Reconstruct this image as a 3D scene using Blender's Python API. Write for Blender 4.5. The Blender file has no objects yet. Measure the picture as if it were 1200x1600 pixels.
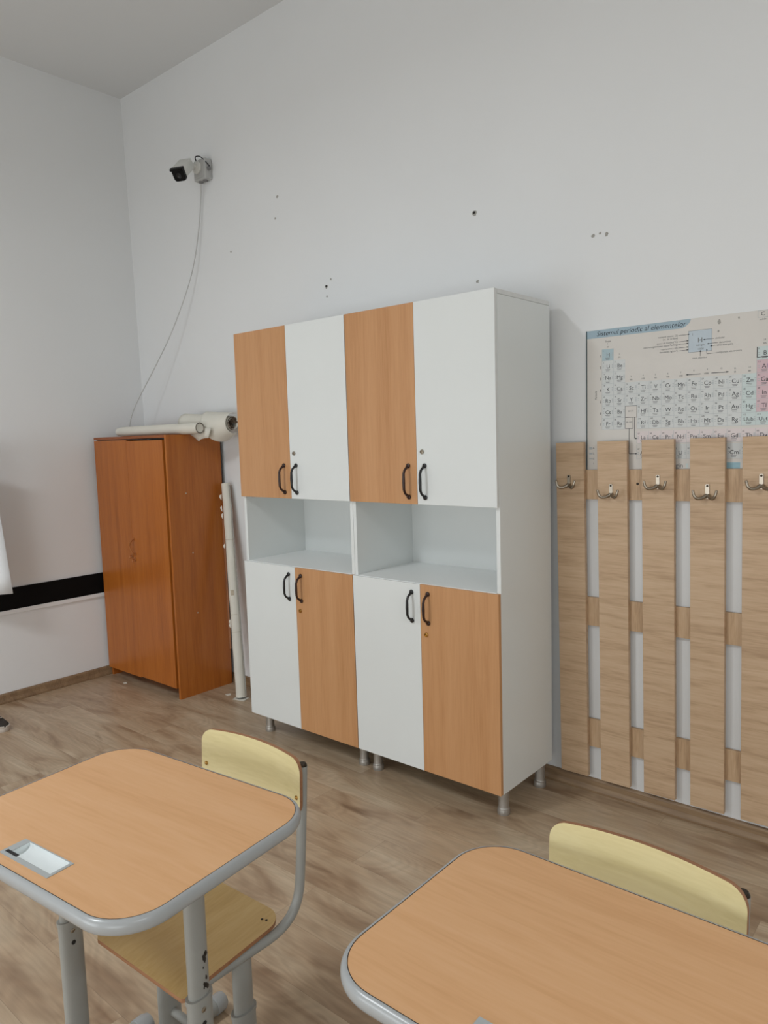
import bpy, bmesh, math, random
from mathutils import Vector, Matrix, Euler

C = bpy.context.scene.collection
PI = math.pi
random.seed(7)
S = bpy.context.scene

# ------------------------------------------------------------------ camera
cam_d = bpy.data.cameras.new('camera'); cam = bpy.data.objects.new('camera', cam_d); C.objects.link(cam)
cam.location = (3.14615, -2.49427, 1.61089)
cam.rotation_euler = (math.radians(84.2248), math.radians(1.6912), math.radians(40.4540))
cam_d.sensor_fit = 'VERTICAL'; cam_d.sensor_height = 36.0; cam_d.lens = 1150.0 / 1600.0 * 36.0
cam_d.clip_start = 0.02
S.camera = cam

# ------------------------------------------------------------------ world and exposure
W = bpy.data.worlds.new('world'); S.world = W; W.use_nodes = True
W.node_tree.nodes['Background'].inputs[0].default_value = (0.9, 0.95, 1, 1)
W.node_tree.nodes['Background'].inputs[1].default_value = 0.0
S.view_settings.view_transform = 'Standard'; S.view_settings.look = 'None'
S.view_settings.exposure = -0.04; S.view_settings.gamma = 1.0
LAMPS = [  # x, y, size_x, size_y, watts, colour
    (0.44, -3.20, 0.30, 1.25, 55, (0.915, 0.965, 1.0)),
    (5.60, -2.95, 0.30, 1.25, 46, (0.915, 0.965, 1.0)),
]
# added soft fill from two made-up windows in the front wall: x centre, width, z centre, height, watts
FILL = [(0.4, 2.4, 1.02, 1.5, 43), (4.0, 2.4, 1.02, 1.5, 41)]
FILL_COL = (0.89, 0.955, 1.0)
LAMP_Z = 3.50

# ------------------------------------------------------------------ helpers
def lin(c):
    c = c / 255.0
    return c / 12.92 if c <= 0.04045 else ((c + 0.055) / 1.055) ** 2.4
def rgb(r, g, b): return (lin(r), lin(g), lin(b), 1.0)

def new_mat(name):
    m = bpy.data.materials.new(name); m.use_nodes = True
    return m, m.node_tree.nodes, m.node_tree.links, m.node_tree.nodes['Principled BSDF']

def plain(name, col, rough=0.5, metal=0.0, noise=0.0, nscale=30, bump=0.0, spec=0.5):
    m, N, L, B = new_mat(name)
    B.inputs['Roughness'].default_value = rough; B.inputs['Metallic'].default_value = metal
    B.inputs['Specular IOR Level'].default_value = spec
    B.inputs['Base Color'].default_value = col
    tc = N.new('ShaderNodeTexCoord'); n = N.new('ShaderNodeTexNoise')
    n.inputs['Scale'].default_value = nscale; n.inputs['Detail'].default_value = 5
    L.new(tc.outputs['Object'], n.inputs['Vector'])
    if noise > 0:
        r = N.new('ShaderNodeValToRGB')
        r.color_ramp.elements[0].position = 0.3; r.color_ramp.elements[1].position = 0.7
        r.color_ramp.elements[0].color = tuple(c * (1 - noise) for c in col[:3]) + (1,)
        r.color_ramp.elements[1].color = tuple(min(1, c * (1 + noise)) for c in col[:3]) + (1,)
        L.new(n.outputs['Fac'], r.inputs['Fac']); L.new(r.outputs['Color'], B.inputs['Base Color'])
    if bump > 0:
        b = N.new('ShaderNodeBump'); b.inputs['Strength'].default_value = bump; b.inputs['Distance'].default_value = 0.004
        L.new(n.outputs['Fac'], b.inputs['Height']); L.new(b.outputs['Normal'], B.inputs['Normal'])
    return m

def wood(name, dark, mid, light, axis='z', coarse=3.0, fine=60.0, stretch=14.0, rough=0.45, contrast=0.55, spec=0.5, distort=0.6, mixf=0.42):
    """procedural veneer with the grain running along one local axis"""
    m, N, L, B = new_mat(name)
    B.inputs['Roughness'].default_value = rough; B.inputs['Specular IOR Level'].default_value = spec
    tc = N.new('ShaderNodeTexCoord')
    info = N.new('ShaderNodeObjectInfo')
    add = N.new('ShaderNodeVectorMath'); add.operation = 'MULTIPLY_ADD'
    comb = N.new('ShaderNodeCombineXYZ')
    for i in range(3): L.new(info.outputs['Random'], comb.inputs[i])
    add.inputs[1].default_value = (7.3, 5.1, 9.7)
    L.new(comb.outputs[0], add.inputs[0]); L.new(tc.outputs['Object'], add.inputs[2])
    def mapped(s):
        mp = N.new('ShaderNodeMapping'); sc = [s, s, s]; sc['xyz'.index(axis)] = s / stretch
        mp.inputs['Scale'].default_value = sc; L.new(add.outputs[0], mp.inputs['Vector']); return mp
    a = N.new('ShaderNodeTexNoise'); a.inputs['Scale'].default_value = 1; a.inputs['Detail'].default_value = 4
    a.inputs['Distortion'].default_value = distort; L.new(mapped(coarse * 4).outputs[0], a.inputs['Vector'])
    f = N.new('ShaderNodeTexNoise'); f.inputs['Scale'].default_value = 1; f.inputs['Detail'].default_value = 6
    L.new(mapped(fine * 3).outputs[0], f.inputs['Vector'])
    mx = N.new('ShaderNodeMix'); mx.data_type = 'FLOAT'; mx.inputs[0].default_value = mixf
    L.new(a.outputs['Fac'], mx.inputs[2]); L.new(f.outputs['Fac'], mx.inputs[3])
    r = N.new('ShaderNodeValToRGB'); e = r.color_ramp.elements
    w = 0.5 * (1 - contrast)
    e[0].position = max(0.02, 0.5 - 0.28 + 0.1 * w); e[1].position = 0.5 + 0.26
    e[0].color = dark; e[1].color = light
    k = e.new(0.5); k.color = mid
    L.new(mx.outputs[0], r.inputs['Fac']); L.new(r.outputs['Color'], B.inputs['Base Color'])
    return m

def floor_material():
    m, N, L, B = new_mat('laminate_floor')
    tc = N.new('ShaderNodeTexCoord')
    br = N.new('ShaderNodeTexBrick')
    br.inputs['Scale'].default_value = 1.0; br.inputs['Brick Width'].default_value = 1.29; br.inputs['Row Height'].default_value = 0.192
    br.inputs['Mortar Size'].default_value = 0.0006; br.inputs['Mortar Smooth'].default_value = 0.4; br.inputs['Bias'].default_value = 0.0
    br.offset = 0.37; br.inputs['Color1'].default_value = (0, 0, 0, 1); br.inputs['Color2'].default_value = (1, 1, 1, 1)
    br.inputs['Mortar'].default_value = (0.35, 0.35, 0.35, 1)
    L.new(tc.outputs['Object'], br.inputs['Vector'])
    # per-board offset so that the grain breaks from board to board
    off = N.new('ShaderNodeVectorMath'); off.operation = 'MULTIPLY_ADD'; off.inputs[1].default_value = (3.7, 1.9, 5.0)
    L.new(br.outputs['Color'], off.inputs[0]); L.new(tc.outputs['Object'], off.inputs[2])
    def noise(sx, sy, det, dist):
        mp = N.new('ShaderNodeMapping'); mp.inputs['Scale'].default_value = (sx, sy, 1)
        L.new(off.outputs[0], mp.inputs['Vector'])
        n = N.new('ShaderNodeTexNoise'); n.inputs['Scale'].default_value = 1; n.inputs['Detail'].default_value = det
        n.inputs['Distortion'].default_value = dist; L.new(mp.outputs[0], n.inputs['Vector']); return n
    big = noise(1.5, 6.0, 3, 1.3); fine = noise(6, 110, 6, 0.3)
    # cathedral rings around knots
    mp = N.new('ShaderNodeMapping'); mp.inputs['Scale'].default_value = (1.4, 5.5, 1); L.new(off.outputs[0], mp.inputs['Vector'])
    wv = N.new('ShaderNodeTexNoise'); wv.inputs['Scale'].default_value = 1.0; wv.inputs['Detail'].default_value = 1; wv.inputs['Distortion'].default_value = 0.8
    L.new(mp.outputs[0], wv.inputs['Vector'])
    mul = N.new('ShaderNodeMath'); mul.operation = 'MULTIPLY'; mul.inputs[1].default_value = 95; L.new(wv.outputs['Fac'], mul.inputs[0])
    sn = N.new('ShaderNodeMath'); sn.operation = 'SINE'; L.new(mul.outputs[0], sn.inputs[0])
    r = N.new('ShaderNodeValToRGB'); e = r.color_ramp.elements
    e[0].position = 0.27; e[0].color = rgb(144, 117, 92); e[1].position = 0.74; e[1].color = rgb(199, 180, 154)
    k = e.new(0.46); k.color = rgb(180, 156, 129)
    L.new(big.outputs['Fac'], r.inputs['Fac'])
    r2 = N.new('ShaderNodeValToRGB'); e = r2.color_ramp.elements
    e[0].position = 0.32; e[0].color = (0.92, 0.91, 0.90, 1); e[1].position = 0.66; e[1].color = (1.06, 1.06, 1.06, 1)
    L.new(fine.outputs['Fac'], r2.inputs['Fac'])
    mm = N.new('ShaderNodeMix'); mm.data_type = 'RGBA'; mm.blend_type = 'MULTIPLY'; mm.inputs[0].default_value = 1.0
    L.new(r.outputs['Color'], mm.inputs[6]); L.new(r2.outputs['Color'], mm.inputs[7])
    mr = N.new('ShaderNodeMapRange'); mr.inputs[1].default_value = -1; mr.inputs[2].default_value = 1; mr.inputs[3].default_value = 0.93; mr.inputs[4].default_value = 1.03
    L.new(sn.outputs[0], mr.inputs[0])
    m2 = N.new('ShaderNodeMix'); m2.data_type = 'RGBA'; m2.blend_type = 'MULTIPLY'; m2.inputs[0].default_value = 1.0
    L.new(mm.outputs[2], m2.inputs[6]); L.new(mr.outputs[0], m2.inputs[7])
    tone = N.new('ShaderNodeMapRange'); tone.inputs[3].default_value = 0.965; tone.inputs[4].default_value = 1.03
    L.new(br.outputs['Color'], tone.inputs[0])
    m3 = N.new('ShaderNodeMix'); m3.data_type = 'RGBA'; m3.blend_type = 'MULTIPLY'; m3.inputs[0].default_value = 1.0
    L.new(m2.outputs[2], m3.inputs[6]); L.new(tone.outputs[0], m3.inputs[7])
    # scattered dark knots
    kn = noise(2.6, 8.0, 2, 0.6); kr = N.new('ShaderNodeValToRGB'); e = kr.color_ramp.elements
    e[0].position = 0.64; e[0].color = (1, 1, 1, 1); e[1].position = 0.76; e[1].color = (0.62, 0.56, 0.52, 1)
    L.new(kn.outputs['Fac'], kr.inputs['Fac'])
    m5 = N.new('ShaderNodeMix'); m5.data_type = 'RGBA'; m5.blend_type = 'MULTIPLY'; m5.inputs[0].default_value = 1.0
    L.new(m3.outputs[2], m5.inputs[6]); L.new(kr.outputs['Color'], m5.inputs[7]); m3 = m5
    # thin dark joint
    m4 = N.new('ShaderNodeMix'); m4.data_type = 'RGBA'; m4.inputs[7].default_value = rgb(84, 68, 56)
    sc = N.new('ShaderNodeMath'); sc.operation = 'MULTIPLY'; sc.inputs[1].default_value = 0.55
    L.new(br.outputs['Fac'], sc.inputs[0]); L.new(sc.outputs[0], m4.inputs[0])
    L.new(m3.outputs[2], m4.inputs[6]); L.new(m4.outputs[2], B.inputs['Base Color'])
    B.inputs['Roughness'].default_value = 0.34; B.inputs['Specular IOR Level'].default_value = 0.45
    return m

def wall_material(name, col):
    m, N, L, B = new_mat(name)
    tc = N.new('ShaderNodeTexCoord')
    n = N.new('ShaderNodeTexNoise'); n.inputs['Scale'].default_value = 1.3; n.inputs['Detail'].default_value = 5; L.new(tc.outputs['Object'], n.inputs['Vector'])
    r = N.new('ShaderNodeValToRGB'); e = r.color_ramp.elements
    e[0].position = 0.3; e[1].position = 0.7
    e[0].color = tuple(c * 0.975 for c in col[:3]) + (1,); e[1].color = col
    L.new(n.outputs['Fac'], r.inputs['Fac']); L.new(r.outputs['Color'], B.inputs['Base Color'])
    f = N.new('ShaderNodeTexNoise'); f.inputs['Scale'].default_value = 45; f.inputs['Detail'].default_value = 4; L.new(tc.outputs['Object'], f.inputs['Vector'])
    b = N.new('ShaderNodeBump'); b.inputs['Strength'].default_value = 0.12; b.inputs['Distance'].default_value = 0.003
    L.new(f.outputs['Fac'], b.inputs['Height']); L.new(b.outputs['Normal'], B.inputs['Normal'])
    B.inputs['Roughness'].default_value = 0.75; B.inputs['Specular IOR Level'].default_value = 0.2
    return m

M = {}
M['wall'] = wall_material('white_wall_paint', rgb(235, 236, 236))
M['ceiling'] = wall_material('ceiling_paint', rgb(228, 229, 229))
M['floor'] = floor_material()
M['base'] = wood('baseboard_wood', rgb(104, 82, 60), rgb(140, 114, 86), rgb(165, 138, 104), 'x', 5, 40, 14, 0.45)
M['white'] = plain('white_melamine', rgb(228, 231, 229), 0.32, noise=0.01, nscale=3)
M['white_edge'] = plain('white_edging', rgb(224, 225, 223), 0.5, noise=0.03, nscale=20)
M['white_lifted'] = plain('white_lifted_melamine', rgb(246, 248, 247), 0.4, noise=0.005, nscale=3)  # same melamine made whiter, light put into the colour of the shaded niche shelves
M['beech'] = wood('beech_door', rgb(184, 130, 82), rgb(200, 148, 101), rgb(209, 158, 112), 'z', 4, 45, 22, 0.38, distort=0.3)
M['desk'] = wood('beech_desktop', rgb(208, 154, 104), rgb(222, 171, 122), rgb(229, 181, 135), 'x', 4, 40, 14, 0.42, distort=0.4)
M['cherry'] = wood('cherry_veneer', rgb(150, 80, 26), rgb(178, 101, 36), rgb(192, 117, 48), 'z', 4, 40, 22, 0.33, distort=0.4)
M['cherry_edge'] = wood('cherry_edge', rgb(120, 60, 28), rgb(148, 82, 42), rgb(165, 98, 54), 'x', 4, 40, 22, 0.4)
M['dark_gap'] = plain('dark_interior', rgb(38, 26, 20), 0.8, noise=0.1)
M['oak_h'] = wood('oak_plank', rgb(164, 133, 102), rgb(199, 168, 135), rgb(213, 186, 155), 'x', 8, 60, 13, 0.5, distort=0.8, mixf=0.4)
M['oak_v'] = wood('oak_rail', rgb(156, 124, 92), rgb(194, 162, 127), rgb(212, 184, 152), 'z', 9, 60, 12, 0.5, distort=0.6, mixf=0.45)
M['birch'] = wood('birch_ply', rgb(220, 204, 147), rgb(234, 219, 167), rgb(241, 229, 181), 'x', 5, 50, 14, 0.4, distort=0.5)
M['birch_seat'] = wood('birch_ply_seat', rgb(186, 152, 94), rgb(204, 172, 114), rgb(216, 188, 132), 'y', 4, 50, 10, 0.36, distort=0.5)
M['ply_edge'] = wood('ply_edge', rgb(132, 88, 58), rgb(158, 110, 76), rgb(178, 132, 96), 'x', 6, 60, 20, 0.55)
M['grey'] = plain('grey_powder_coat', rgb(154, 154, 149), 0.33, noise=0.02, nscale=25)
M['rim'] = plain('grey_plastic_rim', rgb(166, 168, 168), 0.24, noise=0.015, nscale=25)
M['tray'] = plain('grey_plastic_tray', rgb(176, 180, 180), 0.22, noise=0.01)
M['trough'] = plain('trough_reflection_white', rgb(232, 238, 238), 0.38, noise=0.01)  # grey plastic trough, its bright reflection put into a near-white colour
M['chip'] = plain('bare_steel_chips', rgb(52, 46, 40), 0.6, noise=0.2)
M['seam'] = plain('dark_seam', rgb(58, 44, 34), 0.6, noise=0.05)
M['leg'] = plain('brushed_steel', rgb(172, 167, 160), 0.36, metal=0.6, noise=0.04, nscale=60)
M['black'] = plain('black_lacquer', rgb(22, 21, 22), 0.32, noise=0.05)
M['brown_handle'] = plain('brown_lacquer', rgb(48, 24, 16), 0.35, noise=0.05)
M['chrome'] = plain('chrome', rgb(160, 150, 136), 0.3, metal=1.0, noise=0.02)
M['brass'] = plain('brass', rgb(190, 150, 84), 0.25, metal=1.0, noise=0.04)
M['bronze'] = plain('bronze_handle', rgb(176, 112, 62), 0.35, metal=0.4, noise=0.08)
M['screw'] = plain('dark_screw', rgb(60, 52, 44), 0.4, metal=0.8, noise=0.1)
M['paper'] = plain('chart_paper', rgb(226, 222, 210), 0.65, noise=0.03, nscale=8, bump=0.1)
M['paper_in'] = plain('brown_paper_edge', rgb(128, 112, 96), 0.8, noise=0.25, nscale=40)
M['patch'] = plain('old_tape', rgb(186, 172, 150), 0.6, noise=0.06)
M['lath'] = wood('lath_wood', rgb(112, 66, 36), rgb(142, 90, 54), rgb(160, 106, 68), 'z', 4, 40, 20, 0.6)
M['cam_white'] = plain('camera_white', rgb(222, 222, 216), 0.4, noise=0.02)
M['cam_grey'] = plain('junction_box_grey', rgb(186, 186, 184), 0.5, noise=0.03)
M['cam_port'] = plain('junction_box_port', rgb(130, 130, 130), 0.6, noise=0.05)
M['cam_black'] = plain('camera_black', rgb(8, 8, 9), 0.3, noise=0.05, spec=0.2)
M['cable'] = plain('cable_white', rgb(196, 196, 194), 0.5, noise=0.02)
M['rail_black'] = plain('black_strip', rgb(8, 8, 9), 0.7, noise=0.05, spec=0.15)
M['sheet'] = plain('white_sheet', rgb(244, 247, 250), 0.6, noise=0.01, nscale=5)
M['poster'] = plain('poster_paper', rgb(216, 211, 204), 0.4, noise=0.02, nscale=6)
M['poster_edge'] = plain('poster_dark_edge', rgb(40, 66, 72), 0.5, noise=0.05)
M['p_blue'] = plain('print_blue', rgb(158, 180, 192), 0.4, noise=0.02)
M['p_cell'] = plain('print_cell', rgb(211, 213, 211), 0.4, noise=0.02)
M['p_cell2'] = plain('print_cell_aqua', rgb(202, 214, 212), 0.4, noise=0.02)
M['p_H'] = plain('print_cell_h', rgb(172, 192, 198), 0.4, noise=0.04)
M['p_pink'] = plain('print_pink', rgb(212, 183, 188), 0.4, noise=0.02)
M['p_rose'] = plain('print_rose', rgb(222, 210, 208), 0.4, noise=0.02)
M['p_sky'] = plain('print_sky', rgb(150, 188, 200), 0.4, noise=0.04)
M['ink'] = plain('print_ink', rgb(40, 42, 48), 0.5, noise=0.05)
M['ink_title'] = plain('print_title_ink', rgb(18, 28, 40), 0.5, noise=0.05)
M['ink_grey'] = plain('print_grey_ink', rgb(120, 120, 120), 0.5, noise=0.05)
M['ink_line'] = plain('print_cell_line', rgb(178, 184, 186), 0.5, noise=0.03)
M['shoe'] = plain('shoe_fabric', rgb(52, 46, 40), 0.8, noise=0.2, nscale=60)
M['sole'] = plain('shoe_rubber', rgb(196, 184, 172), 0.6, noise=0.06, nscale=50)
M['hole'] = plain('nail_hole', rgb(34, 32, 32), 0.8, noise=0.2)
M['plaster'] = plain('chipped_plaster', rgb(166, 163, 156), 0.9, noise=0.2, nscale=200)
M['housing'] = plain('lamp_housing', rgb(230, 230, 228), 0.5, noise=0.01)

def finish(name, bm, mat, parent=None, smooth=False, loc=None):
    me = bpy.data.meshes.new(name)
    bmesh.ops.recalc_face_normals(bm, faces=bm.faces[:])
    bm.to_mesh(me); bm.free()
    for mm in (mat if isinstance(mat, (list, tuple)) else [mat]): me.materials.append(mm)
    if smooth:
        for p in me.polygons: p.use_smooth = True
        try: me.set_sharp_from_angle(angle=math.radians(40))
        except Exception: pass
    o = bpy.data.objects.new(name, me); C.objects.link(o)
    if parent is not None: o.parent = parent
    if loc is not None: o.location = loc
    return o

def box(bm, x0, x1, y0, y1, z0, z1, bevel=0.0, mi=0, segs=2):
    r = bmesh.ops.create_cube(bm, size=1.0)
    vs = r['verts']
    for v in vs:
        v.co = Vector(((x0 + x1) / 2 + v.co.x * (x1 - x0), (y0 + y1) / 2 + v.co.y * (y1 - y0), (z0 + z1) / 2 + v.co.z * (z1 - z0)))
    fs = set(f for v in vs for f in v.link_faces)
    for f in fs: f.material_index = mi
    if bevel > 0:
        es = list(set(e for v in vs for e in v.link_edges))
        bmesh.ops.bevel(bm, geom=es, offset=bevel, segments=segs, affect='EDGES', profile=0.5)
    return bm

def box_obj(name, b, mat, parent=None, bevel=0.001):
    bm = bmesh.new(); box(bm, *b, bevel=bevel); return finish(name, bm, mat, parent)

def tube(bm, pts, rad, seg=12, caps=True, mi=0, ry=None, up=None):
    """sweep a circle (or an ellipse rad x ry) along points; rad may be a list"""
    pts = [Vector(p) for p in pts]; n = len(pts)
    rings = []
    ref = Vector(up) if up else None
    prev = None
    for i, p in enumerate(pts):
        t = (pts[min(i + 1, n - 1)] - pts[max(i - 1, 0)]).normalized()
        if prev is None:
            a = ref if ref else (Vector((0, 0, 1)) if abs(t.z) < 0.9 else Vector((1, 0, 0)))
            u = (a - t * a.dot(t)).normalized()
        else:
            u = (prev - t * prev.dot(t)).normalized()
        prev = u; v = t.cross(u)
        r = rad[i] if isinstance(rad, (list, tuple)) else rad
        rv = r if ry is None else ry
        rings.append([bm.verts.new(p + u * (math.cos(2 * PI * k / seg) * r) + v * (math.sin(2 * PI * k / seg) * rv)) for k in range(seg)])
    for i in range(n - 1):
        for k in range(seg):
            f = bm.faces.new((rings[i][k], rings[i][(k + 1) % seg], rings[i + 1][(k + 1) % seg], rings[i + 1][k])); f.material_index = mi
    if caps:
        for rg in (rings[0], rings[-1]):
            f = bm.faces.new(rg); f.material_index = mi
    return rings

def arc_path(pts, r, n=6):
    """round the corners of a polyline"""
    P = [Vector(p) for p in pts]; out = [P[0]]
    for i in range(1, len(P) - 1):
        a = (P[i - 1] - P[i]); b = (P[i + 1] - P[i])
        d = min(r, a.length * 0.49, b.length * 0.49)
        s = P[i] + a.normalized() * d; e = P[i] + b.normalized() * d
        for k in range(n + 1):
            t = k / n
            out.append((1 - t) ** 2 * s + 2 * t * (1 - t) * P[i] + t * t * e)
    out.append(P[-1]); return out

def rrect(hx, hy, r, n=10):
    out = []
    for cx, cy, a0 in ((hx - r, hy - r, 0), (-hx + r, hy - r, PI / 2), (-hx + r, -hy + r, PI), (hx - r, -hy + r, 1.5 * PI)):
        for k in range(n + 1):
            a = a0 + PI / 2 * k / n
            out.append((cx + r * math.cos(a), cy + r * math.sin(a)))
    return out

def lathe(bm, prof, seg=20, loc=(0, 0, 0), axis='z', mi=0):
    """profile of (radius, height) spun about an axis"""
    rings = []
    for r, h in prof:
        ring = []
        for k in range(seg):
            a = 2 * PI * k / seg
            p = (r * math.cos(a), r * math.sin(a), h)
            if axis == 'y': p = (p[0], h, p[1])
            if axis == 'x': p = (h, p[0], p[1])
            ring.append(bm.verts.new(Vector(p) + Vector(loc)))
        rings.append(ring)
    for i in range(len(rings) - 1):
        for k in range(seg):
            f = bm.faces.new((rings[i][k], rings[i][(k + 1) % seg], rings[i + 1][(k + 1) % seg], rings[i + 1][k])); f.material_index = mi
    for rg in (rings[0], rings[-1]):
        f = bm.faces.new(rg); f.material_index = mi

def tag(o, label, cat, group=None):
    o['label'] = label; o['category'] = cat
    if group: o['group'] = group
    return o
def thing(name, label, cat, loc=(0, 0, 0), rz=0.0, group=None):
    o = bpy.data.objects.new(name, None); C.objects.link(o)
    o.empty_display_size = 0.05
    o.location = loc; o.rotation_euler = (0, 0, rz)
    return tag(o, label, cat, group)
def struct(o): o['kind'] = 'structure'; return o
def copy_tree(o, parent=None):
    c = o.copy(); C.objects.link(c)
    if parent is not None: c.parent = parent
    for ch in list(o.children): copy_tree(ch, c)
    return c

# ------------------------------------------------------------------ the room
RX0, RX1, RY0, RY1, H = -1.68, 6.4, -5.6, 0.505, 4.045
LEAN = -0.086                         # the left wall is a little out of plumb
def slab(name, verts, faces, mat):
    bm = bmesh.new(); vs = [bm.verts.new(v) for v in verts]
    for f in faces: bm.faces.new([vs[i] for i in f])
    return struct(finish(name, bm, mat))
BOX = [(0, 1, 2, 3), (4, 5, 6, 7), (0, 1, 5, 4), (1, 2, 6, 5), (2, 3, 7, 6), (3, 0, 4, 7)]
def block(name, x0, x1, y0, y1, z0, z1, mat):
    return slab(name, [(x0, y0, z0), (x1, y0, z0), (x1, y1, z0), (x0, y1, z0), (x0, y0, z1), (x1, y0, z1), (x1, y1, z1), (x0, y1, z1)], BOX, mat)
floor = block('floor', RX0 - 0.3, RX1 + 0.1, RY0 - 0.1, RY1 + 0.1, -0.1, 0.0, M['floor'])
ceiling = block('ceiling', RX0 - 0.3, RX1 + 0.1, RY0 - 0.1, RY1 + 0.1, H, H + 0.1, M['ceiling'])
wall_back = block('wall_back', RX0 - 0.3, RX1 + 0.1, RY1, RY1 + 0.1, 0, H, M['wall'])
block('wall_right', RX1, RX1 + 0.1, RY0, RY1, 0, H, M['wall'])
block('wall_front', RX0, RX1, RY0 - 0.1, RY0, 0, H, M['wall'])
slab('wall_left', [(RX0 - 0.2, RY0, 0), (RX0, RY0, 0), (RX0, RY1, 0), (RX0 - 0.2, RY1, 0),
                   (RX0 - 0.2, RY0, H), (RX0 + LEAN, RY0, H), (RX0 + LEAN, RY1, H), (RX0 - 0.2, RY1, H)], BOX, M['wall'])
def wall_x(z): return RX0 + LEAN * z / H

# baseboards: wood coloured, rounded top, lighter foot moulding
def baseboard(name, a, b, out):
    a = Vector(a); b = Vector(b); o = Vector(out)
    prof = [(0, 0), (0.020, 0), (0.021, 0.010), (0.017, 0.020), (0.014, 0.030), (0.013, 0.052), (0.009, 0.060), (0, 0.062)]
    bm = bmesh.new()
    R = [[bm.verts.new(p + o * d + Vector((0, 0, z))) for d, z in prof] for p in (a, b)]
    for i in range(len(prof)):
        j = (i + 1) % len(prof); bm.faces.new((R[0][i], R[0][j], R[1][j], R[1][i]))
    bm.faces.new(R[0]); bm.faces.new(R[1])
    return struct(finish(name, bm, M['base']))
baseboard('baseboard_back', (RX0, RY1, 0), (RX1, RY1, 0), (0, -1, 0))
baseboard('baseboard_left', (RX0, RY0, 0), (RX0, RY1, 0), (1, 0, 0))

# black strip with a thin white ledge along the left wall
struct(box_obj('trim_1', (wall_x(0.66) - 0.01, -1.677, -5.5, 0.45, 0.588, 0.727), M['rail_black'], None, 0.0015))
struct(box_obj('trim_2', (wall_x(0.57) - 0.01, -1.676, -5.5, 0.45, 0.560, 0.588), M['wall'], None, 0.003))

# nail holes and chipped spots left in the back wall
def blob(bm, x, z, r, seed, mi=0, y=RY1, t=0.0012, sx=1.0):
    rnd = random.Random(seed); n = 12
    o = [(r * (0.65 + 0.6 * rnd.random())) for _ in range(n)]
    f = [bm.verts.new((x + sx * o[k] * math.cos(2 * PI * k / n), y - t, z + o[k] * math.sin(2 * PI * k / n))) for k in range(n)]
    b = [bm.verts.new((x + 1.15 * sx * o[k] * math.cos(2 * PI * k / n), y + 0.001, z + 1.15 * o[k] * math.sin(2 * PI * k / n))) for k in range(n)]
    bm.faces.new(f).material_index = mi; bm.faces.new(b).material_index = mi
    for k in range(n): bm.faces.new((f[k], f[(k + 1) % n], b[(k + 1) % n], b[k])).material_index = mi
for i, (x, z, r, dark) in enumerate([(1.182, 2.640, 0.012, 1), (1.194, 2.327, 0.007, 0), (0.201, 2.454, 0.010, 1), (0.237, 2.489, 0.006, 0),
                                     (1.770, 2.424, 0.008, 0), (1.828, 2.418, 0.007, 0), (-0.172, 3.021, 0.008, 0), (-0.197, 2.901, 0.007, 0),
                                     (1.80, 2.428, 0.005, 0), (0.203, 2.40, 0.006, 0), (-0.62, 2.79, 0.006, 0)]):
    bm = bmesh.new(); blob(bm, x, z, r, i)
    h = finish('wall_chip', bm, M['plaster'], wall_back)
    if dark:
        bm = bmesh.new(); blob(bm, x, z + 0.002, r * 0.6, i + 50, t=0.002); finish('nail_hole', bm, M['hole'], h)

# ceiling lamps (outside the picture) that light the room
for i, (x, y, sx, sy, watts, col) in enumerate(LAMPS):
    lab = ['long white ceiling lamp nearest the left wall', 'long white ceiling lamp nearest the right wall'][i]
    t = thing('ceiling_lamp', lab, 'lamp', (x, y, H), 0, 'ceiling lamps')
    bm = bmesh.new(); box(bm, -sx / 2, sx / 2, -sy / 2, sy / 2, LAMP_Z - H + 0.012, LAMP_Z - H + 0.075, bevel=0.008); finish('housing', bm, M['housing'], t)
    for s_ in (-1, 1):
        bm = bmesh.new(); tube(bm, [(0, s_ * sy * 0.35, LAMP_Z - H + 0.07), (0, s_ * sy * 0.35, 0)], 0.006, 8); finish('hanger', bm, M['housing'], t)
    ld = bpy.data.lights.new('lamp_tube', 'AREA'); ld.shape = 'RECTANGLE'; ld.size = sx * 0.9; ld.size_y = sy * 0.95
    ld.energy = watts; ld.color = col
    lo = bpy.data.objects.new('lamp_tube', ld); C.objects.link(lo); lo.parent = t; lo.location = (0, 0, LAMP_Z - H)

# unseen window frames and area lights, added behind the camera as fill
for i, (wx, ww, wz, wh, watts) in enumerate(FILL):
    bm = bmesh.new(); f = 0.06
    for b in ((wx - ww / 2 - f, wx - ww / 2, wz - wh / 2 - f, wz + wh / 2 + f), (wx + ww / 2, wx + ww / 2 + f, wz - wh / 2 - f, wz + wh / 2 + f),
              (wx - ww / 2, wx + ww / 2, wz - wh / 2 - f, wz - wh / 2), (wx - ww / 2, wx + ww / 2, wz + wh / 2, wz + wh / 2 + f), (wx - 0.03, wx + 0.03, wz - wh / 2, wz + wh / 2)):
        box(bm, b[0], b[1], RY0, RY0 + 0.05, b[2], b[3], bevel=0.004)
    wo = struct(finish('fill_window_%d' % (i + 1), bm, M['housing']))
    ld = bpy.data.lights.new('fill_light', 'AREA'); ld.shape = 'RECTANGLE'; ld.size = ww; ld.size_y = wh; ld.energy = watts; ld.color = FILL_COL
    lo = bpy.data.objects.new('fill_light', ld); C.objects.link(lo); lo.location = (wx, RY0 + 0.06, wz); lo.rotation_euler = (math.radians(90), 0, 0); lo.parent = wo

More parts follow.
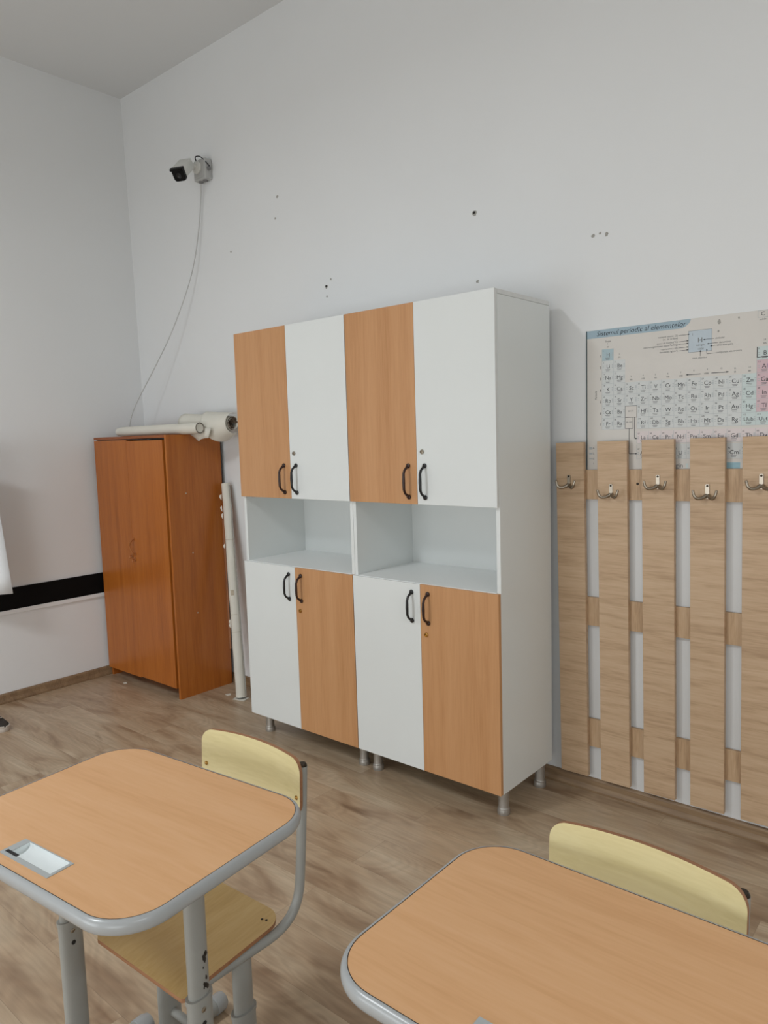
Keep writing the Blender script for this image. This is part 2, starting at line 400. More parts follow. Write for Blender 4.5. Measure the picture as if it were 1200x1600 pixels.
# ------------------------------------------------------------------ the white and beech cupboards
CZ1, CZ2, CZ3, CZ4 = 0.123, 0.970, 1.320, 2.172
CW, CD = 0.7985, 0.445
def bow_handle(h, mat, parent, x, z):
    bm = bmesh.new()
    p = [(0, -0.003, h / 2 - 0.008), (0, -0.010, h / 2 - 0.013), (0, -0.028, h / 2 - 0.026), (0, -0.035, h / 2 - 0.042), (0, -0.036, 0)]
    pts = p + [(a, b, -c) for a, b, c in reversed(p[:-1])]
    rad = [0.0075, 0.006, 0.0052, 0.0058, 0.0068]; rad = rad + rad[-2::-1]
    sm = []; rs = []
    for i in range(len(pts) - 1):
        for k in range(4):
            t = k / 4; sm.append(Vector(pts[i]).lerp(Vector(pts[i + 1]), t)); rs.append(rad[i] * (1 - t) + rad[i + 1] * t)
    sm.append(Vector(pts[-1])); rs.append(rad[-1])
    tube(bm, sm, rs, 10, up=(1, 0, 0))
    for s in (1, -1):
        lathe(bm, [(0.0098, 0), (0.0110, -0.002), (0.0100, -0.006), (0.005, -0.0085)], 14, (0, 0, s * (h / 2 - 0.0085)), 'y')
    o = finish('handle', bm, mat, parent, True, (x, 0, z))
    return o
def lock(parent, x, z, mat):
    bm = bmesh.new()
    lathe(bm, [(0.0095, 0), (0.0105, -0.002), (0.009, -0.0055), (0.0062, -0.006), (0.0060, -0.0035)], 18, (0, 0, 0), 'y')
    box(bm, -0.001, 0.001, -0.0055, -0.0030, -0.0045, 0.0045)
    return finish('lock', bm, mat, parent, True, (x, 0, z))
def door(parent, x0, x1, z0, z1, mat, edge):
    bm = bmesh.new(); w = x1 - x0
    box(bm, 0, w, 0, 0.018, 0, z1 - z0, bevel=0.0009)
    for f in bm.faces:
        n = f.normal
        f.normal_update()
        if abs(f.normal.y) < 0.5: f.material_index = 1
    return finish('door', bm, [mat, edge], parent, loc=(x0, 0, z0))
def cupboard(x0, label):
    t = thing('cupboard', label, 'cupboard', (x0, 0, 0), 0, 'white and beech cupboards')
    S18 = 0.018; yb = CD - 0.006
    box_obj('side_panel', (0, S18, 0.0185, yb, CZ1, CZ4 - S18 - 0.001), M['white'], t, 0.0006)
    box_obj('side_panel', (CW - S18, CW, 0.0185, yb, CZ1, CZ4 - S18 - 0.001), M['white'], t, 0.0006)
    box_obj('top_panel', (0, CW, 0.0185, yb, CZ4 - S18, CZ4), M['white_edge'], t, 0.0008)
    box_obj('bottom_panel', (S18, CW - S18, 0.0185, yb, CZ1, CZ1 + S18), M['white'], t, 0.0006)
    box_obj('shelf', (S18, CW - S18, 0.012, yb, CZ2 - 0.014, CZ2 + 0.002), M['white_lifted'], t, 0.0006)
    box_obj('shelf', (S18, CW - S18, 0.0185, yb, CZ3 + 0.004, CZ3 + 0.020), M['white_lifted'], t, 0.0006)
    bm = bmesh.new(); box(bm, 0.002, CW - 0.002, yb, CD, CZ1 + 0.002, CZ4 - 0.006); finish('back_panel', bm, M['white'], t)
    g = 0.0012; m = CW / 2
    # upper doors: beech on the left, white on the right
    zc = 1.4185
    d = door(t, g, m - g / 2, CZ3, CZ4 + 0.001, M['beech'], M['beech']); d['label'] = 'beech upper door'
    bow_handle(0.152, M['brown_handle'], d, m - 0.047, zc - CZ3)
    d = door(t, m + g / 2, CW - g, CZ3, CZ4 + 0.001, M['white'], M['white_edge']); d['label'] = 'white upper door'
    bow_handle(0.152, M['black'], d, 0.0425, zc - CZ3); lock(d, 0.030, 1.546 - CZ3, M['chrome'])
    zc = 0.867
    d = door(t, g, m - g / 2, CZ1, CZ2, M['white'], M['white_edge']); d['label'] = 'white lower door'
    bow_handle(0.145, M['black'], d, m - 0.047, zc - CZ1)
    d = door(t, m + g / 2, CW - g, CZ1, CZ2, M['beech'], M['beech']); d['label'] = 'beech lower door'
    bow_handle(0.145, M['brown_handle'], d, 0.0425, zc - CZ1); lock(d, 0.030, 0.750 - CZ1, M['brass'])
    for lx, ly in ((0.045, 0.090), (CW - 0.045, 0.090), (0.045, 0.405), (CW - 0.045, 0.405)):
        bm = bmesh.new()
        lathe(bm, [(0.027, 0), (0.0275, 0.004), (0.0275, 0.020), (0.026, 0.023), (0.0262, 0.026), (0.0235, 0.028), (0.0225, 0.032), (0.0225, CZ1)], 24, (lx, ly, 0))
        finish('leg', bm, M['leg'], t, True)
    return t
cupboard(0.0, 'left white and beech cupboard, the one nearer the brown wardrobe')
cupboard(0.8, 'right white and beech cupboard, the one nearer the coat rack')

# ------------------------------------------------------------------ the brown wardrobe
WX, WY, WW, WD, WH = -1.655, 0.070, 0.865, 0.405, 1.668
wd = thing('wardrobe', 'old two door cherry brown wardrobe in the corner of the room', 'wardrobe', (WX, WY, 0))
box_obj('side_panel', (0.002, 0.020, 0.020, WD, 0, WH - 0.019), M['cherry'], wd, 0.0008)
box_obj('side_panel', (WW - 0.018, WW, 0.002, WD, 0, WH - 0.001), M['cherry'], wd, 0.0008)
box_obj('top_panel', (0, WW - 0.0185, 0.001, WD, WH - 0.018, WH), M['cherry_edge'], wd, 0.0008)
box_obj('bottom_panel', (0.020, WW - 0.018, 0.030, WD - 0.012, 0.075, 0.093), M['cherry'], wd, 0.0008)
box_obj('plinth', (0.020, WW - 0.018, 0.14, 0.158, 0, 0.075), M['cherry'], wd, 0.0008)
box_obj('back_panel', (0.004, WW - 0.004, WD, WD + 0.005, 0.03, WH - 0.02), M['dark_gap'], wd, 0.0)
bm = bmesh.new(); box(bm, 0, 0.412, 0, 0.018, 0, 1.585, bevel=0.001); dl = finish('door', bm, M['cherry'], wd, loc=(0.003, 0.0, 0.060)); dl.rotation_euler = (0, 0, 0)
bm = bmesh.new(); box(bm, 0, 0.416, 0, 0.018, 0, 1.570, bevel=0.001); dr = finish('door', bm, M['cherry'], wd, loc=(0.417, -0.001, 0.068))
dr.rotation_euler = (0, 0, math.radians(-0.5))
# drooping bow handle and lock plates by the seam
bm = bmesh.new()
hp = arc_path([(0.0, 0.0, 0.075), (0.006, -0.026, 0.062), (-0.012, -0.030, 0.028), (0.012, -0.026, -0.014), (0.016, 0.0, -0.024)], 0.02, 5)
tube(bm, hp, 0.0042, 8)
for p in (hp[0], hp[-1]): lathe(bm, [(0.008, 0), (0.008, -0.003), (0.004, -0.005)], 12, p, 'y')
finish('handle', bm, M['bronze'], dr, True, (0.018, 0, 0.855))
for (d, x, z) in ((dl, 0.404, 0.826), (dr, 0.022, 0.795)):
    bm = bmesh.new()
    lathe(bm, [(0.014, 0), (0.014, -0.003), (0.009, -0.005)], 16, (0, 0, 0), 'y')
    tube(bm, arc_path([(0, -0.004, 0), (0, -0.022, 0.002), (0.004, -0.024, -0.016), (0.012, -0.022, -0.012)], 0.006, 4), 0.0035, 8)
    finish('lock', bm, M['bronze'], d, True, (x, 0, z))
for (y, z) in ((0.125, 1.30), (0.152, 0.92), (0.163, 0.53)):
    bm = bmesh.new(); lathe(bm, [(0.005, 0), (0.004, 0.0015)], 10, (WW, y, z), 'x'); finish('panel_plug', bm, M['patch'], wd, True)

# ------------------------------------------------------------------ rolled charts on and beside the wardrobe
def wob(n, a, b, amp, seed):
    rnd = random.Random(seed); a = Vector(a); b = Vector(b)
    return [a.lerp(b, i / (n - 1)) + Vector((0, rnd.uniform(-amp, amp), rnd.uniform(-amp, amp))) for i in range(n)]
R1 = 0.033
bm = bmesh.new()
pts = wob(14, (-1.545, 0.20, WH + R1 + 0.001), (-0.615, 0.20, WH + R1 + 0.001), 0.0008, 3)
rings = tube(bm, pts, [R1 * 0.80] + [R1] * 12 + [R1], 20, caps=False)
bm.faces.new(rings[0]);
inner = tube(bm, [pts[-1] + Vector((0.0005, 0, 0)), pts[-1] + Vector((-0.004, 0, 0))], R1 * 0.86, 20, caps=False, mi=1)
bm.faces.new(inner[-1])
tag(finish('rolled_chart', bm, [M['paper'], M['paper_in']], None, True), 'long thin white paper roll lying across the top of the brown wardrobe', 'paper roll')

# the loose chart: an open spiral cone whose wide end wraps the thin roll
def loose_roll():
    A = Vector((-1.0, 0.368, WH + 0.074)); Bp = Vector((-0.470, 0.345, WH + 0.058))
    bm = bmesh.new(); n, m_ = 18, 40
    ax = (Bp - A).normalized(); u = Vector((0, 0, 1)); u = (u - ax * u.dot(ax)).normalized(); v = ax.cross(u)
    def sheet(s0, s1, ra, rb, a0, turns, shrink, zo=0.0, edge=None):
        G = []
        for i in range(n):
            s = s0 + (s1 - s0) * i / (n - 1); row = []
            for k in range(m_):
                q = k / (m_ - 1); ss = s + (edge(q) if edge else 0) * (1 - i / (n - 1))
                c = A.lerp(Bp, ss) + Vector((0, 0, zo * (1 - ss)))
                t = (ss - s0) / max(1e-6, s1 - s0); r = (ra * (1 - t) + rb * t) * (1 - shrink * q)
                a = a0 + q * 2 * PI * turns
                row.append(bm.verts.new(c + u * (math.sin(a) * r) + v * (math.cos(a) * r)))
            G.append(row)
        for i in range(n - 1):
            for k in range(m_ - 1): bm.faces.new((G[i][k], G[i + 1][k], G[i + 1][k + 1], G[i][k + 1]))
    sheet(0.02, 0.985, 0.070, 0.046, -0.5 * PI, 1.45, 0.30)
    # outer layer, sprung open where it hangs past the wardrobe's edge
    sheet(0.715, 1.0, 0.100, 0.062, -0.62 * PI, 0.62, 0.0, -0.115, lambda q: 0.10 * (1 - q) ** 2 - 0.30 * q ** 2)
    o = finish('loose_chart', bm, [M['paper'], M['paper_in']], None, True)
    md = o.modifiers.new('thickness', 'SOLIDIFY'); md.thickness = 0.0016; md.offset = 0
    return o
lc = tag(loose_roll(), 'loosely rolled cream wall chart hanging over the right edge of the wardrobe top', 'paper roll')
# its hanging flap
bm = bmesh.new()
def quadstrip(bm, rows):
    G = [[bm.verts.new(p) for p in r] for r in rows]
    for i in range(len(G) - 1):
        for k in range(len(G[0]) - 1): bm.faces.new((G[i][k], G[i + 1][k], G[i + 1][k + 1], G[i][k + 1]))
rows = [[(-0.783, 0.246, 1.666), (-0.735, 0.243, 1.646), (-0.690, 0.240, 1.622)],
        [(-0.720, 0.238, 1.680), (-0.690, 0.238, 1.655), (-0.662, 0.237, 1.634)],
        [(-0.640, 0.236, 1.700), (-0.630, 0.236, 1.668), (-0.622, 0.237, 1.640)],
        [(-0.560, 0.240, 1.700), (-0.575, 0.238, 1.665), (-0.590, 0.240, 1.640)]]
quadstrip(bm, rows)
fl = finish('flap', bm, M['paper'], lc, True); md = fl.modifiers.new('thickness', 'SOLIDIFY'); md.thickness = 0.0015; md.offset = 0
# crumpled brown inner layers showing in its open end
bm = bmesh.new(); rnd = random.Random(5)
for k in range(3):
    r = 0.038 - 0.010 * k
    ring = [Vector((-0.478 - 0.012 * k, 0.345 + (r + rnd.uniform(-0.006, 0.006)) * math.cos(a), WH + 0.058 + (r + rnd.uniform(-0.006, 0.006)) * math.sin(a))) for a in [2 * PI * j / 18 for j in range(15 + k)]]
    G = [[bm.verts.new(p), bm.verts.new(p + Vector((-0.12, 0, 0)))] for p in ring]
    for j in range(len(G) - 1): bm.faces.new((G[j][0], G[j + 1][0], G[j + 1][1], G[j][1]))
il = finish('inner_layer', bm, M['paper_in'], lc, True); md = il.modifiers.new('thickness', 'SOLIDIFY'); md.thickness = 0.0025; md.offset = 0

# chart tube leaning between wardrobe and cupboard
T0 = Vector((-0.505, 0.325, 0.006)); T1 = Vector((-0.735, 0.462, 1.345))
ct = thing('leaning_chart', 'tall rolled white chart leaning upright between the wardrobe and the cupboards', 'paper roll', T0)
dirv = (T1 - T0)
bm = bmesh.new()
n = 22; rnd = random.Random(11)
pts = [dirv * (i / (n - 1)) + Vector((rnd.uniform(-.0012, .0012), rnd.uniform(-.0012, .0012), 0)) for i in range(n)]
rg = tube(bm, pts, [0.0335 - 0.0065 * i / (n - 1) + rnd.uniform(-.0006, .0006) for i in range(n)], 20, caps=False)
inn = tube(bm, [pts[0] + Vector((0, 0, 0.0005)), pts[0] + dirv * 0.05], 0.030, 20, caps=False, mi=1); bm.faces.new(inn[-1]).material_index = 1
bm.faces.new(rg[-1])
finish('roll', bm, [M['paper'], M['hole']], ct, True)
def along(s, dx=0, dy=0): return dirv * s + Vector((dx, dy, 0))
for s, mat, w in ((0.73, M['patch'], 0.0025), (0.47, M['patch'], 0.034), (0.38, M['patch'], 0.0025), (0.30, M['patch'], 0.002)):
    bm = bmesh.new(); r = 0.0335 - 0.0065 * s + 0.0012
    h = w / dirv.length
    ring = tube(bm, [along(s), along(s + h)], r, 20, caps=False)
    if w > 0.01:   # a short patch of tape, only on the side facing the room
        kill = [f for f in bm.faces if f.calc_center_median().y > along(s).y + 0.004 or f.calc_center_median().x > along(s).x + 0.022]
        bmesh.ops.delete(bm, geom=kill, context='FACES')
    finish('tape' if w > 0.01 else 'paper_seam', bm, mat, ct, True)
# dark rod edge along its right side and torn strips along its left side
bm = bmesh.new(); tube(bm, [along(0.995, 0.030, 0.006), along(0.55, 0.034, 0.008), along(0.02, 0.037, 0.010)], 0.0035, 8)
finish('cord', bm, M['plaster'], ct, True)
bm = bmesh.new(); q = along(0.83, -0.030, -0.020); e_ = along(0.22, -0.044, -0.026)
tube(bm, [q, e_], 0.011, 4, ry=0.004)
finish('lath', bm, M['lath'], ct)
rnd = random.Random(23)
for s in (0.935, 0.88, 0.845, 0.70, 0.33, 0.345):
    bm = bmesh.new(); c = along(s, -0.028, -0.022)
    P = [c + Vector((rnd.uniform(-.002, .006), 0, 0.02)), c + Vector((-0.006 - rnd.random() * 0.012, -0.004, 0.010)), c + Vector((-0.004 - rnd.random() * 0.006, -0.006, -0.004)), c + Vector((0.004, -0.002, -0.02))]
    vs = [bm.verts.new(p) for p in P]; bm.faces.new(vs)
    o = finish('torn_edge', bm, M['paper'], ct); md = o.modifiers.new('thickness', 'SOLIDIFY'); md.thickness = 0.0006

# scraps on the floor
def scrap(name, pts, mat, label):
    bm = bmesh.new(); b = [bm.verts.new((x, y, 0.0004)) for x, y in pts]; t = [bm.verts.new((x, y, 0.0022 + 0.002 * (i % 2))) for i, (x, y) in enumerate(pts)]
    bm.faces.new(b); bm.faces.new(t)
    for i in range(len(pts)): j = (i + 1) % len(pts); bm.faces.new((b[i], b[j], t[j], t[i]))
    tag(finish(name, bm, mat), label, 'paper scrap')
scrap('paper_scrap', [(-0.528, 0.272), (-0.438, 0.292), (-0.462, 0.352), (-0.545, 0.330)], M['paper'], 'flat white paper scrap on the floor in front of the leaning chart')
scrap('paper_scrap', [(-0.640, 0.300), (-0.612, 0.296), (-0.600, 0.316), (-0.622, 0.330), (-0.636, 0.318)], M['paper'], 'tiny white paper crumb on the floor beside the wardrobe side')
scrap('paper_scrap', [(-1.405, 0.028), (-1.380, 0.024), (-1.372, 0.040), (-1.394, 0.046)], M['paper'], 'tiny pale crumb on the floor under the wardrobe doors')

# ------------------------------------------------------------------ security camera and its cable
sc = thing('security_camera', 'white and black security camera high on the back wall', 'camera', (-0.822, RY1, 3.318))
bm = bmesh.new(); box(bm, -0.059, 0.059, -0.058, 0, -0.062, 0.062, bevel=0.008, segs=3); jb = finish('junction_box', bm, M['cam_grey'], sc, True)
bm = bmesh.new(); box(bm, -0.05, 0.05, -0.062, -0.057, -0.052, 0.052, bevel=0.002); finish('box_lid', bm, M['cam_grey'], jb)
bm = bmesh.new()
for x in (-0.025, 0.022): lathe(bm, [(0.016, 0.0), (0.016, -0.006), (0.011, -0.008)], 14, (x, -0.030, -0.062))
finish('cable_port', bm, M['cam_port'], jb, True)
bm = bmesh.new(); lathe(bm, [(0.014, 0), (0.014, 0.006), (0.010, 0.009)], 14, (0.061, -0.030, 0.0), 'x'); finish('cable_port', bm, M['cam_port'], jb, True)
bm = bmesh.new()
lathe(bm, [(0.038, -0.061), (0.038, -0.070), (0.030, -0.076), (0.016, -0.080)], 20, (-0.010, 0, 0.012), 'y')
tube(bm, arc_path([(-0.010, -0.075, 0.012), (-0.010, -0.100, 0.016), (-0.004, -0.124, 0.022)], 0.02, 5), 0.015, 14)
lathe(bm, [(0.0, -0.02), (0.014, -0.016), (0.020, 0), (0.014, 0.016), (0.0, 0.02)], 14, (-0.004, -0.124, 0.022))
finish('mount_arm', bm, M['cam_white'], sc, True)
# body local frame: -y is where it looks
bm = bmesh.new()
def rr_prism(bm, hx, hz, r, y0, y1, mi=0, cz=0):
    p = rrect(hx, hz, r, 5); a = [bm.verts.new((x, y0, z + cz)) for x, z in p]; b = [bm.verts.new((x, y1, z + cz)) for x, z in p]
    bm.faces.new(a).material_index = mi; bm.faces.new(b).material_index = mi
    for i in range(len(p)): j = (i + 1) % len(p); bm.faces.new((a[i], a[j], b[j], b[i])).material_index = mi
rr_prism(bm, 0.036, 0.034, 0.022, -0.062, 0.062)
cb = finish('camera_body', bm, M['cam_white'], sc, True)
cb.location = (0.008, -0.178, -0.030)
dv = Vector((0.30, -0.70, -0.66)).normalized(); cb.rotation_euler = dv.to_track_quat('-Y', 'Z').to_euler()
bm = bmesh.new(); rr_prism(bm, 0.040, 0.038, 0.018, -0.080, -0.061); box(bm, -0.043, 0.043, -0.092, -0.058, 0.028, 0.042, bevel=0.003); ff = finish('front_glass', bm, M['cam_black'], cb, True)
bm = bmesh.new(); box(bm, -0.041, 0.041, -0.084, 0.060, 0.0345, 0.0395, bevel=0.002)
box(bm, -0.041, -0.037, -0.058, 0.058, 0.012, 0.037, bevel=0.001); box(bm, 0.037, 0.041, -0.058, 0.058, 0.012, 0.037, bevel=0.001); finish('sun_shield', bm, M['cam_white'], cb, True)
bm = bmesh.new(); lathe(bm, [(0.017, -0.0800), (0.016, -0.083), (0.009, -0.0825), (0.007, -0.081)], 18, (0, 0, -0.004), 'y'); finish('lens', bm, M['black'], cb, True)
bm = bmesh.new(); tube(bm, arc_path([(-0.012, -0.066, 0.046), (-0.010, -0.080, 0.074), (0.030, -0.070, 0.072), (0.058, -0.050, 0.038), (0.072, -0.030, 0.010)], 0.03, 6), 0.0035, 8); finish('pigtail', bm, M['black'], sc, True)

# the loose white cable from the box down behind the paper roll
cpts = [(-0.848, 0.475, 3.246), (-0.868, 0.484, 3.17), (-0.900, 0.480, 2.99), (-0.945, 0.460, 2.77), (-1.020, 0.435, 2.58),
        (-1.150, 0.395, 2.34), (-1.300, 0.345, 2.115), (-1.455, 0.295, 1.90), (-1.525, 0.280, 1.78), (-1.545, 0.275, 1.671)]
def catmull(P, k=6):
    P = [Vector(p) for p in P]; P = [2 * P[0] - P[1]] + P + [2 * P[-1] - P[-2]]; out = []
    for i in range(1, len(P) - 2):
        for j in range(k):
            t = j / k; a, b, c, d = P[i - 1:i + 3]
            out.append(0.5 * ((2 * b) + (c - a) * t + (2 * a - 5 * b + 4 * c - d) * t * t + (3 * b - a - 3 * c + d) * t ** 3))
    out.append(P[-2]); return out
bm = bmesh.new(); tube(bm, catmull(cpts), 0.0036, 8)
tag(finish('camera_cable', bm, M['cable'], None, True), 'thin white cable drooping from the security camera box to the wardrobe top', 'cable')

# ------------------------------------------------------------------ white sheet at the left edge, hung on the left wall
SY, SZ = -0.635, 0.739
bm = bmesh.new(); rows = []
for i in range(9):
    s = i / 8; z = 1.62 - (1.62 - SZ) * s
    y1 = SY - 0.083 * (z - SZ)
    rows.append([(-1.42 - 0.50 * t + 0.003 * math.sin(9 * t + 4 * s), y1 - 0.72 * t, z - 0.010 * t) for t in [j / 8 * 0.5 for j in range(9)]])
quadstrip(bm, rows)
o = finish('hanging_sheet', bm, M['sheet'], None, True); md = o.modifiers.new('thickness', 'SOLIDIFY'); md.thickness = 0.002
tag(o, 'lower corner of a white sheet hanging before the left wall, over the black strip', 'sheet')

# ------------------------------------------------------------------ shoe at the left edge
sh = thing('shoe', 'dark sneaker with a pale rubber sole on the floor at the left edge', 'shoe', (-1.255, -0.845, 0), math.radians(8))
def sole_outline(k, sc_=1.0):
    out = []
    for i in range(40):
        a = 2 * PI * i / 40; x = math.cos(a); y = math.sin(a)
        wid = 0.044 + 0.007 * x
        out.append((-0.03 + 0.115 * sc_ * x + 0.0, wid * sc_ * (abs(y) ** 0.8) * (1 if y >= 0 else -1)))
    return out
bm = bmesh.new(); L = []
for z, s in ((0.0, 0.97), (0.006, 1.0), (0.024, 1.0), (0.028, 0.97)):
    L.append([bm.verts.new((x, y, z)) for x, y in sole_outline(0, s)])
for a, b in zip(L, L[1:]):
    for i in range(40): bm.faces.new((a[i], a[(i + 1) % 40], b[(i + 1) % 40], b[i]))
bm.faces.new(L[0]); bm.faces.new(L[-1]); finish('sole', bm, M['sole'], sh, True)
bm = bmesh.new(); L = []
for j in range(8):
    q = j / 7; row = []
    for x, y in sole_outline(0, 0.96):
        f = (x + 0.145) / 0.22                      # 0 heel, 1 toe
        top = 0.050 + 0.045 * max(0, min(1, (0.75 - f) / 0.55))
        sx = 1 - 0.30 * q ** 2.2; row.append(bm.verts.new((-0.03 + (x + 0.03) * sx - 0.02 * q * q, y * (1 - 0.55 * q ** 2.5), 0.027 + (top - 0.027) * math.sin(q * PI / 2))))
    L.append(row)
for a, b in zip(L, L[1:]):
    for i in range(40): bm.faces.new((a[i], a[(i + 1) % 40], b[(i + 1) % 40], b[i]))
bm.faces.new(L[-1]); finish('upper', bm, M['shoe'], sh, True)
bm = bmesh.new(); tube(bm, [(x, y, 0.030) for x, y in sole_outline(0, 0.985) if x > 0.03], 0.005, 6); finish('toe_cap_edge', bm, M['sole'], sh, True)
bm = bmesh.new()
for i in range(3): tube(bm, [(-0.03 + 0.018 * i, -0.022, 0.074 - 0.006 * i), (-0.03 + 0.018 * i, 0, 0.082 - 0.007 * i), (-0.03 + 0.018 * i, 0.022, 0.074 - 0.006 * i)], 0.003, 6)
finish('laces', bm, M['sole'], sh, True)

# ------------------------------------------------------------------ coat rack
rk = thing('coat_rack', 'wall coat rack of oak planks with chrome double hooks', 'coat rack', (1.632, 0.465, 0.078))
rk.rotation_euler = (0, math.radians(-0.72), 0)
PH = 1.487
for z0 in (0.134, 0.684, 1.240):
    bm = bmesh.new(); box(bm, 0.02, 0.872, 0, 0.0145, 0, 0.127, bevel=0.001)
    finish('rail', bm, M['oak_v'], rk, loc=(0, 0.0215, z0))
hz = [1.307, 1.268, 1.306, 1.270, 1.309]; hx = [0.060, 0.060, 0.066, 0.066, 0.066]
def hook(parent, x, z):
    bm = bmesh.new()
    p = rrect(0.0072, 0.028, 0.005, 5)
    a = [bm.verts.new((px, 0, pz + 0.012)) for px, pz in p]; b = [bm.verts.new((px, -0.004, pz + 0.012)) for px, pz in p]
    bm.faces.new(a); bm.faces.new(b)
    for i in range(len(p)): j = (i + 1) % len(p); bm.faces.new((a[i], a[j], b[j], b[i]))
    for s in (-1, 1):
        pts = catmull([(s * 0.004, -0.004, -0.004), (s * 0.014, -0.016, -0.012), (s * 0.028, -0.030, -0.014), (s * 0.038, -0.036, -0.004), (s * 0.043, -0.036, 0.014)], 4)
        n = len(pts); tube(bm, pts, [0.0078 - 0.0030 * i / (n - 1) for i in range(n)], 10)
        lathe(bm, [(0.0, -0.0055), (0.004, -0.004), (0.0055, 0), (0.004, 0.004), (0.0, 0.0055)], 10, pts[-1])
    h = finish('hook', bm, M['chrome'], parent, True, (x, 0, z))
    for zz in (0.033, -0.006):
        bm = bmesh.new(); lathe(bm, [(0.0042, -0.004), (0.004, -0.0058), (0.002, -0.0066)], 10, (0, 0, zz), 'y'); finish('screw', bm, M['screw'], h, True)
for i in range(5):
    bm = bmesh.new(); box(bm, 0, 0.129, 0, 0.021, 0, PH, bevel=0.001)
    for f in bm.faces:
        f.normal_update()
    pl = finish('plank', bm, M['oak_h'], rk, loc=(0.1905 * i, 0, 0))
    hook(pl, hx[i], hz[i])
bm = bmesh.new(); lathe(bm, [(0.006, 0.0005), (0.005, -0.0012), (0.002, -0.002)], 12, (0.355, 0.0215, 1.308), 'y'); finish('screw', bm, M['screw'], rk, True)

# ------------------------------------------------------------------ periodic table poster
PX0, PX1, PZ0, PZ1 = 1.739, 2.76, 1.4455, 2.034
po = thing('poster', 'large periodic table poster on the wall behind the coat rack', 'poster', (PX0, RY1, PZ0))
box_obj('edge_strip', (0, 0.004, -0.0042, -0.0002, 0.0, PZ1 - PZ0), M['poster_edge'], po, 0)
YP = [-0.0030]
def flat(bm, pts, dy):
    """thin printed patch, pts in wall x,z"""
    a = [bm.verts.new((x - PX0, -0.0030 - dy, z - PZ0)) for x, z in pts]; bm.faces.new(a)
def rect(bm, x0, x1, z0, z1, dy): flat(bm, [(x0, z0), (x1, z0), (x1, z1), (x0, z1)], dy)
def line(bm, x0, z0, x1, z1, w, dy):
    d = Vector((x1 - x0, z1 - z0)); n = Vector((-d.y, d.x)).normalized() * w / 2
    flat(bm, [(x0 - n.x, z0 - n.y), (x1 - n.x, z1 - n.y), (x1 + n.x, z1 + n.y), (x0 + n.x, z0 + n.y)], dy)
def arrowhead(bm, x, z, dx, dz, s, dy):
    flat(bm, [(x, z), (x - dx * s + dz * s * 0.4, z - dz * s - dx * s * 0.4), (x - dx * s - dz * s * 0.4, z - dz * s + dx * s * 0.4)], dy)
fc = bpy.data.curves.new('lettering', 'FONT'); fo = bpy.data.objects.new('lettering', fc); C.objects.link(fo)
fc.resolution_u = 3
def txt(bm, s, x, z, size, dy=0.0006, align='CENTER', shear=0.0, width=None, rot=0.0, bold=0.0):
    fc.body = s; fc.size = size; fc.align_x = align; fc.shear = shear; fc.offset = bold
    bpy.context.view_layer.update()
    dg = bpy.context.evaluated_depsgraph_get(); ev = fo.evaluated_get(dg); me = ev.to_mesh()
    xs = [v.co.x for v in me.vertices]
    k = 1.0
    if width and xs: k = width / max(1e-6, max(xs) - min(xs))
    ca, sa = math.cos(rot), math.sin(rot)
    vs = []
    for v in me.vertices:
        lx, lz = v.co.x * k, v.co.y
        vs.append(bm.verts.new((x + lx * ca - lz * sa - PX0, -0.0030 - dy, z + lx * sa + lz * ca - PZ0)))
    for p in me.polygons:
        try: bm.faces.new([vs[i] for i in p.vertices])
        except ValueError: pass
    ev.to_mesh_clear()
ink = bmesh.new(); ig = bmesh.new(); it = bmesh.new(); cl = bmesh.new()
M['p_key'] = plain('print_key', rgb(190, 202, 210), 0.4, noise=0.02)
cells = {k: bmesh.new() for k in ('p_key', 'p_blue', 'p_cell', 'p_cell2', 'p_H', 'p_pink', 'p_rose', 'p_sky')}
# title band
bt = PZ1 - 0.033
flat(cells['p_blue'], [(PX0 + 0.004, bt), (2.135, bt), (2.152, bt + 0.006), (2.166, bt + 0.018), (2.172, PZ1 - 0.0005), (PX0 + 0.004, PZ1 - 0.0005)], 0.0003)
txt(it, 'Sistemul periodic al elementelor', 1.785, bt + 0.0075, 0.0275, shear=0.25, align='LEFT', width=0.368)
def cx(c): return 1.835 + 0.05 * (c - 1)
def rz(r): return 1.926 - 0.0478 * (r - 1)
T = {}
def put(row, col, *els):
    for i, e in enumerate(els): T[(row, col + i)] = e
put(1, 1, 'H'); put(2, 1, 'Li', 'Be'); put(3, 1, 'Na', 'Mg')
put(4, 1, *'K Ca Sc Ti V Cr Mn Fe Co Ni Cu Zn Ga Ge As Se Br Kr'.split())
put(5, 1, *'Rb Sr Y Zr Nb Mo Tc Ru Rh Pd Ag Cd In Sn Sb Te I Xe'.split())
put(6, 1, 'Cs', 'Ba'); put(6, 4, *'Hf Ta W Re Os Ir Pt Au Hg Tl Pb Bi Po At Rn'.split())
put(7, 1, 'Fr', 'Ra'); put(7, 4, *'Rf Db Sg Bh Hs Mt Ds Rg Uub Uut'.split())
put(2, 13, *'B C N O F Ne'.split()); put(3, 13, *'Al Si P S Cl Ar'.split()); put(1, 18, 'He')
NUM = {'H': 1, 'He': 2, 'Li': 3, 'Be': 4, 'B': 5, 'C': 6, 'N': 7, 'O': 8, 'F': 9, 'Ne': 10, 'Na': 11, 'Mg': 12, 'Al': 13, 'Si': 14, 'P': 15, 'S': 16, 'Cl': 17, 'Ar': 18}
